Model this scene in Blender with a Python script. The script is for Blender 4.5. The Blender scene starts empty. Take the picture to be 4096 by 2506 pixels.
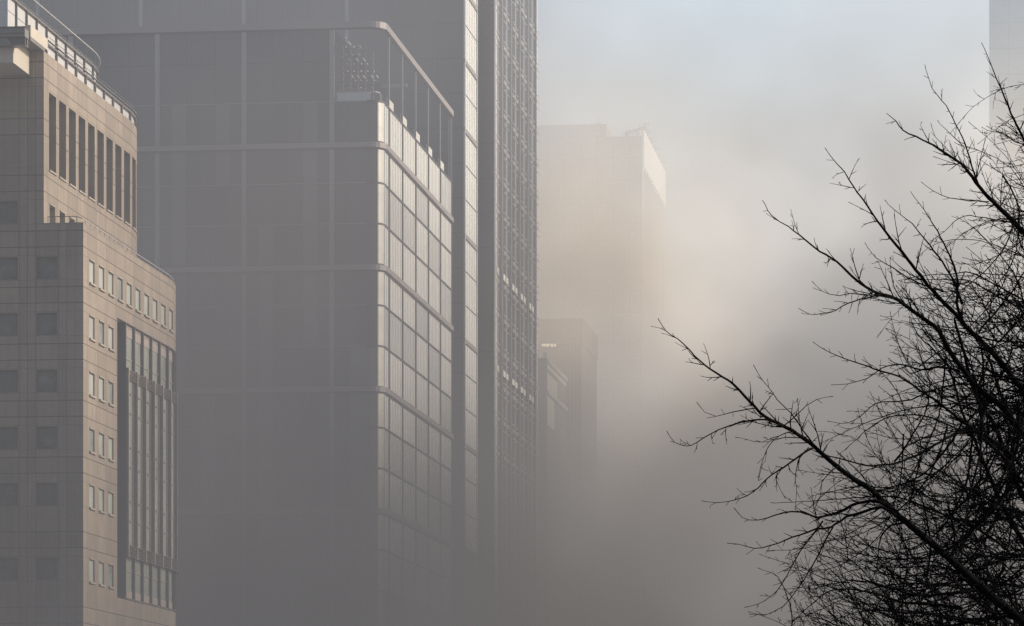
import bpy, math, random
from mathutils import Vector, Matrix

R = math.radians
HZ_OFF = (0, 0, 0); HZ_LO, HZ_HI = .12, 2.4
HZ_H, HZ_D1, HZ_D0, HZ_NEAR, HZ_FAR = 21.0, .041, .0030, .42, 1.9
HZ_Z0, HZ_Z1 = 15.0, 150.0
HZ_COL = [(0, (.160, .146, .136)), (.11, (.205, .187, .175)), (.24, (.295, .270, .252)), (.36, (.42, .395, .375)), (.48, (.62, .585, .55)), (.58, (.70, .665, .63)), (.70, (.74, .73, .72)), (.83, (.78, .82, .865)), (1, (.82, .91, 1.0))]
HZ_EM, HZ_SC, HZ_STEP = 1.0, 0.0, 0.85
SUN_AZ_D, SUN_EL_D, SUN_STR, SKY_STR = 12.0, 24.0, 5.0, 0.15
C = bpy.context.scene.collection
scene = bpy.context.scene

# ------------------------------------------------------------------ camera model
F = 15450.0            # focal length in pixels of the 4096-wide photograph
CX, HY = 2048.0, 3242.0  # vertical axis and horizon row
EYE = 1.7
TH = math.atan(1899 / F)   # street grid is turned by this much
c_, s_ = math.cos(TH), math.sin(TH)

# ------------------------------------------------------------------ materials
def new_mat(name):
    m = bpy.data.materials.new(name); m.use_nodes = True
    nt = m.node_tree; b = nt.nodes.get('Principled BSDF')
    return m, nt, b

def simple(name, col, rough=0.6, metal=0.0, var=0.12, scale=0.6, bump=0.0, spec=0.5, streak=0.0):
    m, nt, b = new_mat(name)
    tc = nt.nodes.new('ShaderNodeTexCoord')
    n = nt.nodes.new('ShaderNodeTexNoise'); n.inputs['Scale'].default_value = scale
    n.inputs['Detail'].default_value = 6; n.inputs['Roughness'].default_value = 0.6
    nt.links.new(tc.outputs['Object'], n.inputs['Vector'])
    src = n.outputs['Fac']
    if streak > 0:
        mp = nt.nodes.new('ShaderNodeMapping'); mp.inputs['Scale'].default_value = (1.6, 1.6, 0.09)
        nt.links.new(tc.outputs['Object'], mp.inputs['Vector'])
        n2 = nt.nodes.new('ShaderNodeTexNoise'); n2.inputs['Scale'].default_value = 1.6; n2.inputs['Detail'].default_value = 5
        nt.links.new(mp.outputs[0], n2.inputs['Vector'])
        mx = nt.nodes.new('ShaderNodeMix'); mx.inputs['Factor'].default_value = streak
        nt.links.new(n.outputs['Fac'], mx.inputs['A']); nt.links.new(n2.outputs['Fac'], mx.inputs['B'])
        src = mx.outputs['Result']
    cr = nt.nodes.new('ShaderNodeValToRGB')
    cr.color_ramp.elements[0].position = 0.3; cr.color_ramp.elements[1].position = 0.7
    lo = [max(0, x * (1 - var)) for x in col]; hi = [min(1, x * (1 + var)) for x in col]
    cr.color_ramp.elements[0].color = (*lo, 1); cr.color_ramp.elements[1].color = (*hi, 1)
    nt.links.new(src, cr.inputs['Fac']); nt.links.new(cr.outputs['Color'], b.inputs['Base Color'])
    b.inputs['Roughness'].default_value = rough; b.inputs['Metallic'].default_value = metal
    b.inputs['Specular IOR Level'].default_value = spec
    if bump > 0:
        bp = nt.nodes.new('ShaderNodeBump'); bp.inputs['Strength'].default_value = bump; bp.inputs['Distance'].default_value = 0.02
        nt.links.new(src, bp.inputs['Height']); nt.links.new(bp.outputs[0], b.inputs['Normal'])
    return m

M = {}

M['stone'] = simple('stone_cladding', (0.37, 0.305, 0.25), 0.75, 0, 0.24, 0.8, 0.15, streak=0.5)
M['stone_b'] = simple('stone_darker', (0.316, 0.265, 0.219), 0.75, 0, 0.17, 0.5, 0.15, streak=0.6)
M['stone_c'] = simple('stone_paler', (0.364, 0.305, 0.251), 0.75, 0, 0.17, 0.5, 0.15, streak=0.6)
M['joint'] = simple('stone_joint', (0.13, 0.11, 0.10), 0.9)
M['joint_thin'] = simple('stone_joint_fine', (0.26, 0.225, 0.19), 0.9)
M['reveal'] = simple('stone_reveal', (0.32, 0.27, 0.22), 0.8)
M['sill'] = simple('stone_sill', (0.47, 0.42, 0.36), 0.6)
M['pane'] = simple('blind_behind_glass', (0.50, 0.53, 0.50), 0.4, 0.0, 0.15, 0.4)
M['pane_mid'] = simple('grey_blind_behind_glass', (0.33, 0.36, 0.35), 0.35, 0.0, 0.3, 0.7)
M['pane_dark'] = simple('dark_glass', (0.15, 0.145, 0.148), 0.22, 0.0, 0.25, 0.3)
M['pane_shade'] = simple('office_glass', (0.19, 0.19, 0.175), 0.45, 0.0, 0.4, 0.9, spec=.3)
M['metal_light'] = simple('pale_metal_panel', (0.62, 0.62, 0.64), 0.5, 0.1, 0.07, 0.5, streak=0.6)
M['cream'] = simple('cream_panel', (0.62, 0.56, 0.48), 0.6, 0, 0.06)
M['metal_dark'] = simple('dark_metal', (0.14, 0.13, 0.13), 0.7, 0.0)
M['metal_mid'] = simple('grey_metal', (0.22, 0.21, 0.21), 0.5, 0.2)
M['rail'] = simple('polished_rail', (0.85, 0.82, 0.80), 0.3, 0.3, 0.03)
M['pink'] = simple('pale_spandrel', (0.48, 0.41, 0.38), 0.5)
M['fin'] = simple('fin_metal', (0.34, 0.30, 0.28), 0.45, 0.2)
M['b_glass'] = simple('curtain_glass', (0.085, 0.085, 0.10), 0.3, 0.0, 0.2, 0.12)
M['b_glass_b'] = simple('curtain_glass_dark', (0.064, 0.064, 0.075), 0.3, 0.0, 0.25, 0.12)
M['b_glass_c'] = simple('curtain_glass_blind', (0.19, 0.185, 0.19), 0.4, 0.0, 0.25, 0.12)
M['b_joint'] = simple('curtain_joint', (0.035, 0.035, 0.04), 0.5)
M['b_frame'] = simple('curtain_frame', (0.36, 0.355, 0.365), 0.45, 0.2, 0.06)
M['b_beam'] = simple('steel_beam', (0.34, 0.31, 0.31), 0.45, 0.2, 0.06)
M['b_panel'] = simple('lit_curtain_panel', (0.97, 0.97, 0.95), 0.3, 0.0, 0.03, 0.08)  # near-white base paints the bright sky reflection of the side glass
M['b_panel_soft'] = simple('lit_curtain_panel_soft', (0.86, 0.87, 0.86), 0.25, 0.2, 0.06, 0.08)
M['b_rib'] = simple('panel_rib', (0.80, 0.80, 0.78), 0.4, 0.0)
M['white'] = simple('white_panel', (0.72, 0.71, 0.68), 0.5, 0, 0.05)
M['d_wall'] = simple('tower_glass', (0.10, 0.10, 0.115), 0.3, 0.0, 0.2, 0.1)
M['d_col'] = simple('tower_column', (0.82, 0.80, 0.80), 0.35, 0.4, 0.05)
M['e_wall'] = simple('far_tower_wall', (0.22, 0.21, 0.20), 0.6)
M['e_band'] = simple('far_sunlit_pale', (0.93, 0.87, 0.78), 0.5, 0.0)  # pale trim tone, also paints sunlight onto the tower's upper side wall
M['bark'] = simple('shaded_bark', (0.005, 0.005, 0.006), 0.95, 0, 0.4, 30, spec=0.03)  # near-black base puts the tree's shade into the bark colour
M['asphalt'] = simple('asphalt', (0.05, 0.05, 0.052), 0.9, 0, 0.2, 4)
M['paving'] = simple('paving', (0.22, 0.21, 0.20), 0.85, 0, 0.15, 2)
M['paint'] = simple('road_paint', (0.7, 0.7, 0.68), 0.7)
M['bay_glass'] = simple('bay_glass', (0.46, 0.49, 0.45), 0.22, 0.1, 0.18, 0.3)
M['pane_blind'] = simple('half_drawn_blind', (0.17, 0.18, 0.17), 0.6)
M['b_fr2'] = simple('curtain_mullion_fine', (0.115, 0.115, 0.125), 0.4)
M['corner_glass'] = simple('corner_glass', (0.55, 0.57, 0.58), 0.3, 0.5)
M['glint'] = simple('sun_glint_steel', (0.9, 0.88, 0.84), 0.35, 0.0, 0.02)  # pale steel, also the colour of the painted sun glints
M['c_line'] = simple('tower_joint', (0.07, 0.07, 0.08), 0.4)
M['e_line'] = simple('far_tower_joint', (0.16, 0.155, 0.15), 0.6)
M['g_wall'] = simple('far_block_wall', (0.30, 0.285, 0.27), 0.6)
M['t_line'] = simple('blue_grey_joint', (0.15, 0.19, 0.235), 0.5)
M['t_wall'] = simple('blue_grey_glass', (0.20, 0.27, 0.34), 0.4, 0.0)

def emit(name, col, strength):
    m = bpy.data.materials.new(name); m.use_nodes = True; nt = m.node_tree; nt.nodes.clear()
    o = nt.nodes.new('ShaderNodeOutputMaterial'); e = nt.nodes.new('ShaderNodeEmission')
    e.inputs[0].default_value = (*col, 1); e.inputs[1].default_value = strength
    nt.links.new(e.outputs[0], o.inputs[0]); return m
M['canopy_glint'] = emit('canopy_glint_glow', (1.0, 0.78, 0.55), 2.5)

# ------------------------------------------------------------------ mesh helpers
class MB:
    def __init__(s): s.v = []; s.f = []; s.m = []; s.mats = []
    def mi(s, k):
        if k not in s.mats: s.mats.append(k)
        return s.mats.index(k)
    def face(s, pts, k):
        i = len(s.v); s.v += [tuple(p) for p in pts]; s.f.append(tuple(range(i, i + len(pts)))); s.m.append(s.mi(k))
    def hexa(s, b, t, k):
        """b, t: four points each, counter-clockwise from above"""
        i = len(s.v); s.v += [tuple(p) for p in b] + [tuple(p) for p in t]; j = s.mi(k)
        for q in ((3, 2, 1, 0), (4, 5, 6, 7), (0, 1, 5, 4), (1, 2, 6, 5), (2, 3, 7, 6), (3, 0, 4, 7)):
            s.f.append(tuple(i + a for a in q)); s.m.append(j)
    def box(s, x0, x1, y0, y1, z0, z1, k):
        b = [(x0, y0, z0), (x1, y0, z0), (x1, y1, z0), (x0, y1, z0)]
        s.hexa(b, [(p[0], p[1], z1) for p in b], k)
    def bar(s, a, b, r, k, n=6):
        s.tube([a, b], [r, r], k, n)
    def tube(s, pts, rad, k, n=6):
        pts = [Vector(p) for p in pts]; i0 = len(s.v); j = s.mi(k); L = len(pts)
        d = (pts[1] - pts[0]).normalized()
        up = Vector((0, 0, 1)) if abs(d.z) < .9 else Vector((1, 0, 0))
        a = d.cross(up).normalized()
        for q in range(L):
            t = (pts[min(q + 1, L - 1)] - pts[max(q - 1, 0)])
            if t.length < 1e-9: t = d
            t.normalize(); a = (a - t * a.dot(t))
            if a.length < 1e-6: a = t.cross(Vector((0.3, 0.5, 0.8)))
            a.normalize(); bb = t.cross(a); r = rad[q]
            for w in range(n):
                an = 2 * math.pi * w / n
                p = pts[q] + (a * math.cos(an) + bb * math.sin(an)) * r
                s.v.append((p.x, p.y, p.z))
        for q in range(L - 1):
            for w in range(n):
                w2 = (w + 1) % n
                s.f.append((i0 + q * n + w, i0 + q * n + w2, i0 + (q + 1) * n + w2, i0 + (q + 1) * n + w)); s.m.append(j)
        s.f.append(tuple(i0 + w for w in reversed(range(n)))); s.m.append(j)
        s.f.append(tuple(i0 + (L - 1) * n + w for w in range(n))); s.m.append(j)
    def build(s, name, parent=None, smooth=False, loc=None):
        me = bpy.data.meshes.new(name); me.from_pydata(s.v, [], s.f)
        for k in s.mats: me.materials.append(M[k])
        me.polygons.foreach_set('material_index', s.m)
        if smooth: me.polygons.foreach_set('use_smooth', [True] * len(s.f))
        me.update()
        o = bpy.data.objects.new(name, me); C.objects.link(o)
        if parent: o.parent = parent
        if loc: o.location = loc
        return o

def copy_of(src, parent, loc=None, rz=None):
    o = src.copy(); C.objects.link(o); o.parent = parent
    if loc is not None: o.location = loc
    if rz is not None: o.rotation_euler = (0, 0, rz)
    return o

def tag(o, label=None, cat=None, group=None, kind=None):
    if label: o['label'] = label
    if cat: o['category'] = cat
    if group: o['group'] = group
    if kind: o['kind'] = kind
    return o

class Bld:
    """A building whose local x runs along its front, local y back along the street; origin = its street corner."""
    def __init__(s, name, px, Y, label, cat='building'):
        s.X0 = (px - CX) / F * Y; s.Y0 = Y
        s.root = bpy.data.objects.new(name, None); C.objects.link(s.root)
        s.root.location = (s.X0, Y, 0); s.root.rotation_euler = (0, 0, -TH)
        tag(s.root, label, cat)
    def U(s, px, v=0.0):
        r = (px - CX) / F
        return (r * (s.Y0 + v * c_) - s.X0 - v * s_) / (c_ + r * s_)
    def V(s, px, u=0.0):
        r = (px - CX) / F
        return (r * (s.Y0 - u * s_) - s.X0 - u * c_) / (s_ - r * c_)
    def Z(s, py, u=0.0, v=0.0):
        return EYE + (HY - py) / F * (s.Y0 - u * s_ + v * c_)

class SidePath:
    """Wall line in local xy: straight back from (u0, v0) for `straight`, then bending left with radius rad."""
    def __init__(s, u0, v0, straight, rad, turn):
        s.u0, s.v0, s.st, s.R, s.turn = u0, v0, straight, rad, turn
        s.L = straight + rad * turn
    def at(s, q, d=0.0):
        if q <= s.st: x, y, nx, ny = s.u0, s.v0 + q, 1.0, 0.0
        else:
            a = (q - s.st) / s.R
            x = s.u0 - s.R * (1 - math.cos(a)); y = s.v0 + s.st + s.R * math.sin(a)
            nx, ny = math.cos(a), math.sin(a)
        return x + nx * d, y + ny * d
class FrontPath:
    def __init__(s, u0, u1, v): s.u0, s.u1, s.v = u0, u1, v; s.L = u1 - u0; s.st = s.L
    def at(s, q, d=0.0): return s.u0 + q, s.v - d

def pbox(mb, P, q0, q1, d0, d1, z0, z1, k):
    n = 1
    if q1 > P.st + .2 and q1 - q0 > 1.1: n = max(1, int((q1 - q0) / 1.0))
    for i in range(n):
        a = q0 + (q1 - q0) * i / n; b = q0 + (q1 - q0) * (i + 1) / n
        pts = [P.at(a, d0), P.at(a, d1), P.at(b, d1), P.at(b, d0)]
        if isinstance(P, FrontPath): pts = [P.at(a, d1), P.at(b, d1), P.at(b, d0), P.at(a, d0)]
        mb.hexa([(p[0], p[1], z0) for p in pts], [(p[0], p[1], z1) for p in pts], k)

def uniq(a, eps=1e-3):
    a = sorted(a); o = [a[0]]
    for x in a[1:]:
        if x - o[-1] > eps: o.append(x)
    return o

def facade(mb, P, sb, zb, cls, depth=0.25, reveal='reveal', arc_step=1.0):
    """cells between the breakpoints; cls(s, z) gives the material key, or None for an opening (with reveals)"""
    if P.L > P.st: sb = list(sb) + [P.st + i * arc_step for i in range(int((P.L - P.st) / arc_step))]
    sb = uniq([x for x in sb if -1e-6 <= x <= P.L + 1e-6]); zb = uniq(zb)
    ns, nz = len(sb) - 1, len(zb) - 1
    g = [[cls((sb[i] + sb[i + 1]) / 2, (zb[j] + zb[j + 1]) / 2) for j in range(nz)] for i in range(ns)]
    for i in range(ns):
        a, b = P.at(sb[i]), P.at(sb[i + 1])
        ai, bi = P.at(sb[i], -depth), P.at(sb[i + 1], -depth)
        j = 0
        while j < nz:
            k = g[i][j]
            if k is None:
                z0, z1 = zb[j], zb[j + 1]
                if j == 0 or g[i][j - 1] is not None: mb.face([(*a, z0), (*b, z0), (*bi, z0), (*ai, z0)], reveal)
                if j == nz - 1 or g[i][j + 1] is not None: mb.face([(*ai, z1), (*bi, z1), (*b, z1), (*a, z1)], reveal)
                if i == 0 or g[i - 1][j] is not None: mb.face([(*a, z0), (*ai, z0), (*ai, z1), (*a, z1)], reveal)
                if i == ns - 1 or g[i + 1][j] is not None: mb.face([(*bi, z0), (*b, z0), (*b, z1), (*bi, z1)], reveal)
                j += 1; continue
            e = j
            while e + 1 < nz and g[i][e + 1] == k: e += 1
            mb.face([(*a, zb[j]), (*b, zb[j]), (*b, zb[e + 1]), (*a, zb[e + 1])], k)
            j = e + 1

def near(x, arr, w):
    return any(abs(x - a) < w for a in arr)

# ================================================================== STONE BUILDING
A = Bld('stone_office_building', 333, 270.0, 'stepped beige stone office building with rounded corner, square windows and metal fins', 'office building')
ar = A.root
uo = A.U(175)                      # plane of the upper side wall
K = 270.0 / F
ZA = [EYE + (HY - y) * K for y in (307.6, 534, 761, 985.5, 1210, 1437.8, 1665.5, 1892, 2191, 2492, 2720)]
ZB = [z + 1.12 for z in ZA]
ZT1 = [z - .60 for z in ZA]; ZT2 = [z - 2.31 for z in ZA]
ZLOW = EYE + (HY - 890) * K        # terrace level
ZUP = A.Z(204, uo)                 # top of the upper stone wall
BAY = 2.98
SJ0 = A.V(349.1)                   # first vertical joint on the lower side
low = SidePath(0, 0, SJ0 + BAY * 9.15, 24.0, R(80))
upp = SidePath(uo, 0, A.V(191, uo) + BAY * 8.75, 24.0, R(80))
UJ0 = A.V(191, uo)
jw, tw = .035, .022

def zbreaks(z0, z1, extra=()):
    o = [z0, z1] + list(extra)
    for z in ZA + ZB: o += [z - jw, z + jw]
    for z in ZT1 + ZT2: o += [z - tw, z + tw]
    return [z for z in o if z0 <= z <= z1]

def joint_z(z):
    if near(z, ZA, jw) or near(z, ZB, jw): return 'joint'
    if near(z, ZT1, tw) or near(z, ZT2, tw): return 'joint_thin'
    return None

# --- openings of the lower side
win_low = []
for r_ in range(3, 10):
    n = 10 if r_ == 3 else 3
    for k in range(n):
        q = SJ0 + BAY * k + .62
        win_low.append((q, q + 1.62, ZA[r_] - 2.27, ZA[r_] - .69))
OP0, OPS = A.V(469), A.V(502)
OPZ1 = A.Z(1271, 0, OP0); OPZ0 = A.Z(2391, 0, OP0)
def mk_cls(wins, sj, tj, big=None):
    def cls(s, z):
        for w in wins:
            if w[0] < s < w[1] and w[2] < z < w[3]: return None
        if big and s > big[0] and big[1] < z < big[2]: return None
        k = joint_z(z)
        if k == 'joint': return k
        if near(s, sj, .02): return 'joint'
        if k or near(s, tj, .018): return 'joint_thin'
        h = (sum(1 for q in sj if q < s) * 31 + sum(1 for q in ZA + ZB if q < z) * 17) * 7919 % 101
        return 'stone_b' if h < 28 else ('stone_c' if h > 74 else 'stone')
    return cls
def sbreaks(wins, sj, tj, extra=()):
    o = list(extra)
    for w in wins: o += [w[0], w[1]]
    for s in sj: o += [s - .02, s + .02]
    for s in tj: o += [s - .018, s + .018]
    return o
mb = MB()
sj = [SJ0 + BAY * k for k in range(14)]; tj = [s + .40 for s in sj] + [s - .40 for s in sj[1:]]
facade(mb, low, sbreaks(win_low, sj, tj, [0, low.L, OP0]), zbreaks(0, ZLOW, [w[2] for w in win_low] + [w[3] for w in win_low] + [OPZ0, OPZ1]),
       mk_cls(win_low, sj, tj, (OP0, OPZ0, OPZ1)), depth=.11)
# lower front
fx = lambda px: A.U(px)
LFR = 40.0
front = FrontPath(-LFR, 0, 0)
fj = [A.U(p) for p in (77, 110, 143, 235, 267)]
per = A.U(235) - A.U(77)
fjs = []
for k in range(0, 14):
    for p in (77, 110, 143): fjs.append(A.U(p) - per * k + LFR)
fjs += [A.U(235) + LFR, A.U(267) + LFR]
fj_thin = [A.U(300) + LFR]
win_f = []
for r_ in range(3, 10):
    for k in range(0, 12):
        x0 = A.U(143) - per * k + LFR + .04; 
        if x0 < 1: continue
        win_f.append((x0, x0 + 1.50, ZA[r_] - 2.27, ZA[r_] - .69))
facade(mb, front, sbreaks(win_f, fjs, fj_thin, [0, LFR]), zbreaks(0, ZLOW, [w[2] for w in win_f] + [w[3] for w in win_f]),
       mk_cls(win_f, fjs, fj_thin), depth=.22)
# terrace deck and hidden sides
def roof(mb, P, xl, z, k='reveal'):
    pts = [(P.u0, P.v0)]
    q = P.st
    while q < P.L: pts.append(P.at(q)); q += 1.0
    e = P.at(P.L); pts += [e, (xl, e[1]), (xl, P.v0)]
    mb.face([(x, y, z) for x, y in pts], k)
    return e
e = roof(mb, low, -LFR, ZLOW - .05)
mb.face([(e[0], e[1], 0), (-LFR, e[1], 0), (-LFR, e[1], ZLOW), (e[0], e[1], ZLOW)], 'stone')
mb.face([(-LFR, e[1], 0), (-LFR, 0, 0), (-LFR, 0, ZLOW), (-LFR, e[1], ZLOW)], 'stone')
mb.build('lower_wall', ar)

# upper block
mb = MB()
SLOT0, SLOT1 = A.Z(366, uo, UJ0), A.Z(676, uo, UJ0)
slots = []
for k in range(0, 13):
    q = UJ0 + BAY * k + .36
    slots.append((q, q + 2.12, SLOT1, SLOT0))
win_up = [(UJ0 + BAY * k + .55, UJ0 + BAY * k + 2.15, ZA[2] - 2.27, ZA[2] - .69) for k in range(4)]
uj = [UJ0 + BAY * k for k in range(14)]; utj = [s + .16 for s in uj]
ow = slots + win_up
facade(mb, upp, sbreaks(ow, uj, utj, [0, upp.L]), zbreaks(ZLOW - .05, ZUP, [w[2] for w in ow] + [w[3] for w in ow]),
       mk_cls(ow, uj, utj), depth=.55)
ufront = FrontPath(-LFR, uo, 0)
win_uf = []
for k in range(0, 12):
    x0 = A.U(-13) - per * k + LFR
    if x0 < 1: continue
    win_uf.append((x0, x0 + 1.50, ZA[2] - 2.27, ZA[2] - .69))
fju = [s for s in fjs if s < uo + LFR]
facade(mb, ufront, sbreaks(win_uf, fju, [], [0, LFR + uo]), zbreaks(ZLOW - .0, ZUP, [w[2] for w in win_uf] + [w[3] for w in win_uf]),
       mk_cls(win_uf, fju, []), depth=.22)
e = roof(mb, upp, -LFR, ZUP - .02)
mb.face([(e[0], e[1], ZLOW), (-LFR, e[1], ZLOW), (-LFR, e[1], ZUP), (e[0], e[1], ZUP)], 'stone')
mb.build('upper_wall', ar)

# window objects: one frame mesh with a pane and a sill under it, placed along the wall line
rnd = random.Random(4)
def window(P, w, depth, pane='pane', sill=True, name='window', lintel=True):
    q0, q1, z0, z1 = w
    m = MB(); t = .05; FRM = 'metal_mid' if pane == 'pane_shade' else 'joint_thin'
    pbox(m, P, q0 + .003, q0 + t, -depth + .01, -depth + .07, z0 + .003, z1 - .003, FRM)
    pbox(m, P, q1 - t, q1 - .003, -depth + .01, -depth + .07, z0 + .003, z1 - .003, FRM)
    pbox(m, P, q0 + t, q1 - t, -depth + .01, -depth + .07, z0 + .003, z0 + t, FRM)
    pbox(m, P, q0 + t, q1 - t, -depth + .01, -depth + .07, z1 - t, z1 - .003, FRM)
    fr = m.build(name, ar)
    m = MB(); pbox(m, P, q0 - .02, q1 + .02, -depth - .03, -depth + .015, z0 - .02, z1 + .02, pane)
    if pane == 'pane_shade':       # half drawn blinds behind the glass
        h = rnd.choice((0, 0, .35, .6, .8)) * (z1 - z0)
        if h: pbox(m, P, q0 + .06, q1 - .06, -depth + .016, -depth + .022, z1 - h, z1 - .06, 'pane_blind')
    m.build('pane', fr)
    if sill:
        m = MB(); pbox(m, P, q0 - .06, q1 + .10, -.02, .14, z0 - .13, z0 - .003, 'sill')
        m.build('sill', fr)
    if lintel:
        m = MB(); pbox(m, P, q0 - .02, q1 + .02, -.02, .07, z1 + .003, z1 + .07, 'sill')
        m.build('lintel', fr)
    return fr
for w in win_low: window(low, w, .11, rnd.choice(('pane', 'pane', 'pane_mid')))
for w in win_up: window(upp, w, .5)
for w in win_f:
    if w[0] > LFR - 8.5: window(front, w, .22, 'pane_shade', False, lintel=False)
for w in win_uf:
    if w[0] > LFR - 9.5: window(ufront, w, .22, 'pane_shade', False, lintel=False)
for w in slots:
    m = MB(); d = .55
    pbox(m, upp, w[0] - .02, w[1] + .02, -d - .05, -d, w[2] - .02, w[3] + .02, 'pane_dark')
    for f_ in (.18, .34, .5, .66, .82):
        z = w[2] + (w[3] - w[2]) * f_
        pbox(m, upp, w[0] + .01, w[1] - .01, -d, -d + .03, z - .03, z + .03, 'metal_dark')
    fr = m.build('window', ar); tag(fr, 'tall dark recessed window slot between stone piers')
    m = MB(); pbox(m, upp, w[0] - .04, w[1] + .04, -.02, .10, w[2] - .12, w[2] - .003, 'sill'); m.build('sill', fr)

# --- coping with short posts over a set-back strip (upper wall and penthouse)
def coping(P, z0, z1, q0, q1, js, setb, name):
    m = MB()
    pbox(m, P, q0, q1, -.75, .02, z1 - .10, z1, 'metal_mid')
    pbox(m, P, q0, q1, -.04, .10, z1 + .14, z1 + .19, 'metal_mid')
    m.build('coping', ar)
    m = MB(); pbox(m, P, q0, q1, -setb - .1, -setb, z0 - .0, z1 - .10, 'metal_light'); m.build('parapet_panel', ar)
    for s in js:
        if q0 <= s <= q1:
            m = MB(); pbox(m, P, s - .07, s + .07, -setb + .01, -.01, z0, z1 - .10, 'metal_mid')
            pbox(m, P, s - .02, s + .02, -.02, .03, z1 + .002, z1 + .14, 'metal_mid')
            m.build('post', ar)
ZC = A.Z(181, uo, UJ0)
ZC = ZUP + .78
coping(upp, ZUP, ZC, UJ0 - .1, upp.L, uj, .18, 'coping')

# penthouse
up2 = uo - 3.1
pent = SidePath(up2, 2.0, upp.st - 2.2, 21.0, R(80))
ZP = 59.15
mb = MB()
pj = [UJ0 + BAY * k - 2.0 for k in range(14)]
def pc(s, z):
    if near(z, [ZP - .95], .03): return 'metal_dark'
    if near(s, pj, .05): return 'metal_dark'
    if near(s, [x + BAY / 2 for x in pj], .012): return 'metal_mid'
    return 'metal_light'
sb = [0, pent.L]
for s in pj: sb += [s - .05, s + .05, s + BAY / 2 - .012, s + BAY / 2 + .012]
facade(mb, pent, sb, [ZUP - .1, ZP - .98, ZP - .92, ZP], pc)
e = roof(mb, pent, -LFR, ZP - .01, 'metal_mid')
mb.face([(-LFR, 2, ZUP - .1), (up2, 2, ZUP - .1), (up2, 2, ZP), (-LFR, 2, ZP)], 'metal_light')
mb.build('penthouse_wall', ar)
mb = MB(); pbox(mb, pent, 0, pent.L, -.3, .20, ZP + .01, ZP + .12, 'metal_mid'); pbox(mb, pent, 0, pent.L, .16, .22, ZP + .20, ZP + .24, 'metal_mid')
mb.build('penthouse_cornice', ar)
for s in pj:
    if 0 <= s < pent.L:
        m = MB(); pbox(m, pent, s - .04, s + .04, .005, .16, ZUP - .05, ZP + .008, 'metal_dark')
        m.build('post', ar)
# glossy hand rail with thin stanchions
def handrail(P, q0, q1, z, r, d, js, h, name='handrail', k='rail'):
    pts = []; q = q0
    while q < q1: x, y = P.at(q, d); pts.append((x, y, z)); q += 1.0
    x, y = P.at(q1, d); pts.append((x, y, z))
    m = MB(); m.tube(pts, [r] * len(pts), k, 8); h_ = m.build(name, ar)
    for s in js:
        if q0 <= s <= q1:
            m = MB(); x, y = P.at(s, d); m.bar((x, y, z - h), (x, y, z - r), .018, 'metal_dark', 5)
            m.build('stanchion', h_)
handrail(pent, 0, pent.L, 60.25, .05, .26, pj, 1.0)
for zz in (.3, .55):
    handrail(upp, UJ0, upp.L, ZC + zz - .06, .02, -.02, uj if zz > .5 else [], .6, 'guard_rail', 'metal_mid')
# terrace rail
handrail(low, .4, low.st + 6, ZLOW + .34, .032, -.15, [SJ0 + BAY / 2 * k for k in range(22)], .36, 'terrace_rail', 'rail')
m = MB()
u1 = -0.15; u2 = A.U(190)
m.bar((u2, .15, ZLOW + .45), (u1 - .35, .15, ZLOW + .45), .03, 'metal_dark', 6)
m.bar((u1 - .35, .15, ZLOW + .45), (u1 - .05, .5, ZLOW + .35), .03, 'metal_dark', 6)
for i in range(5):
    x = u2 + (u1 - .35 - u2) * i / 4; m.bar((x, .15, ZLOW - .05), (x, .15, ZLOW + .45), .025, 'metal_dark', 6)
m.build('terrace_rail', ar)

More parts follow.
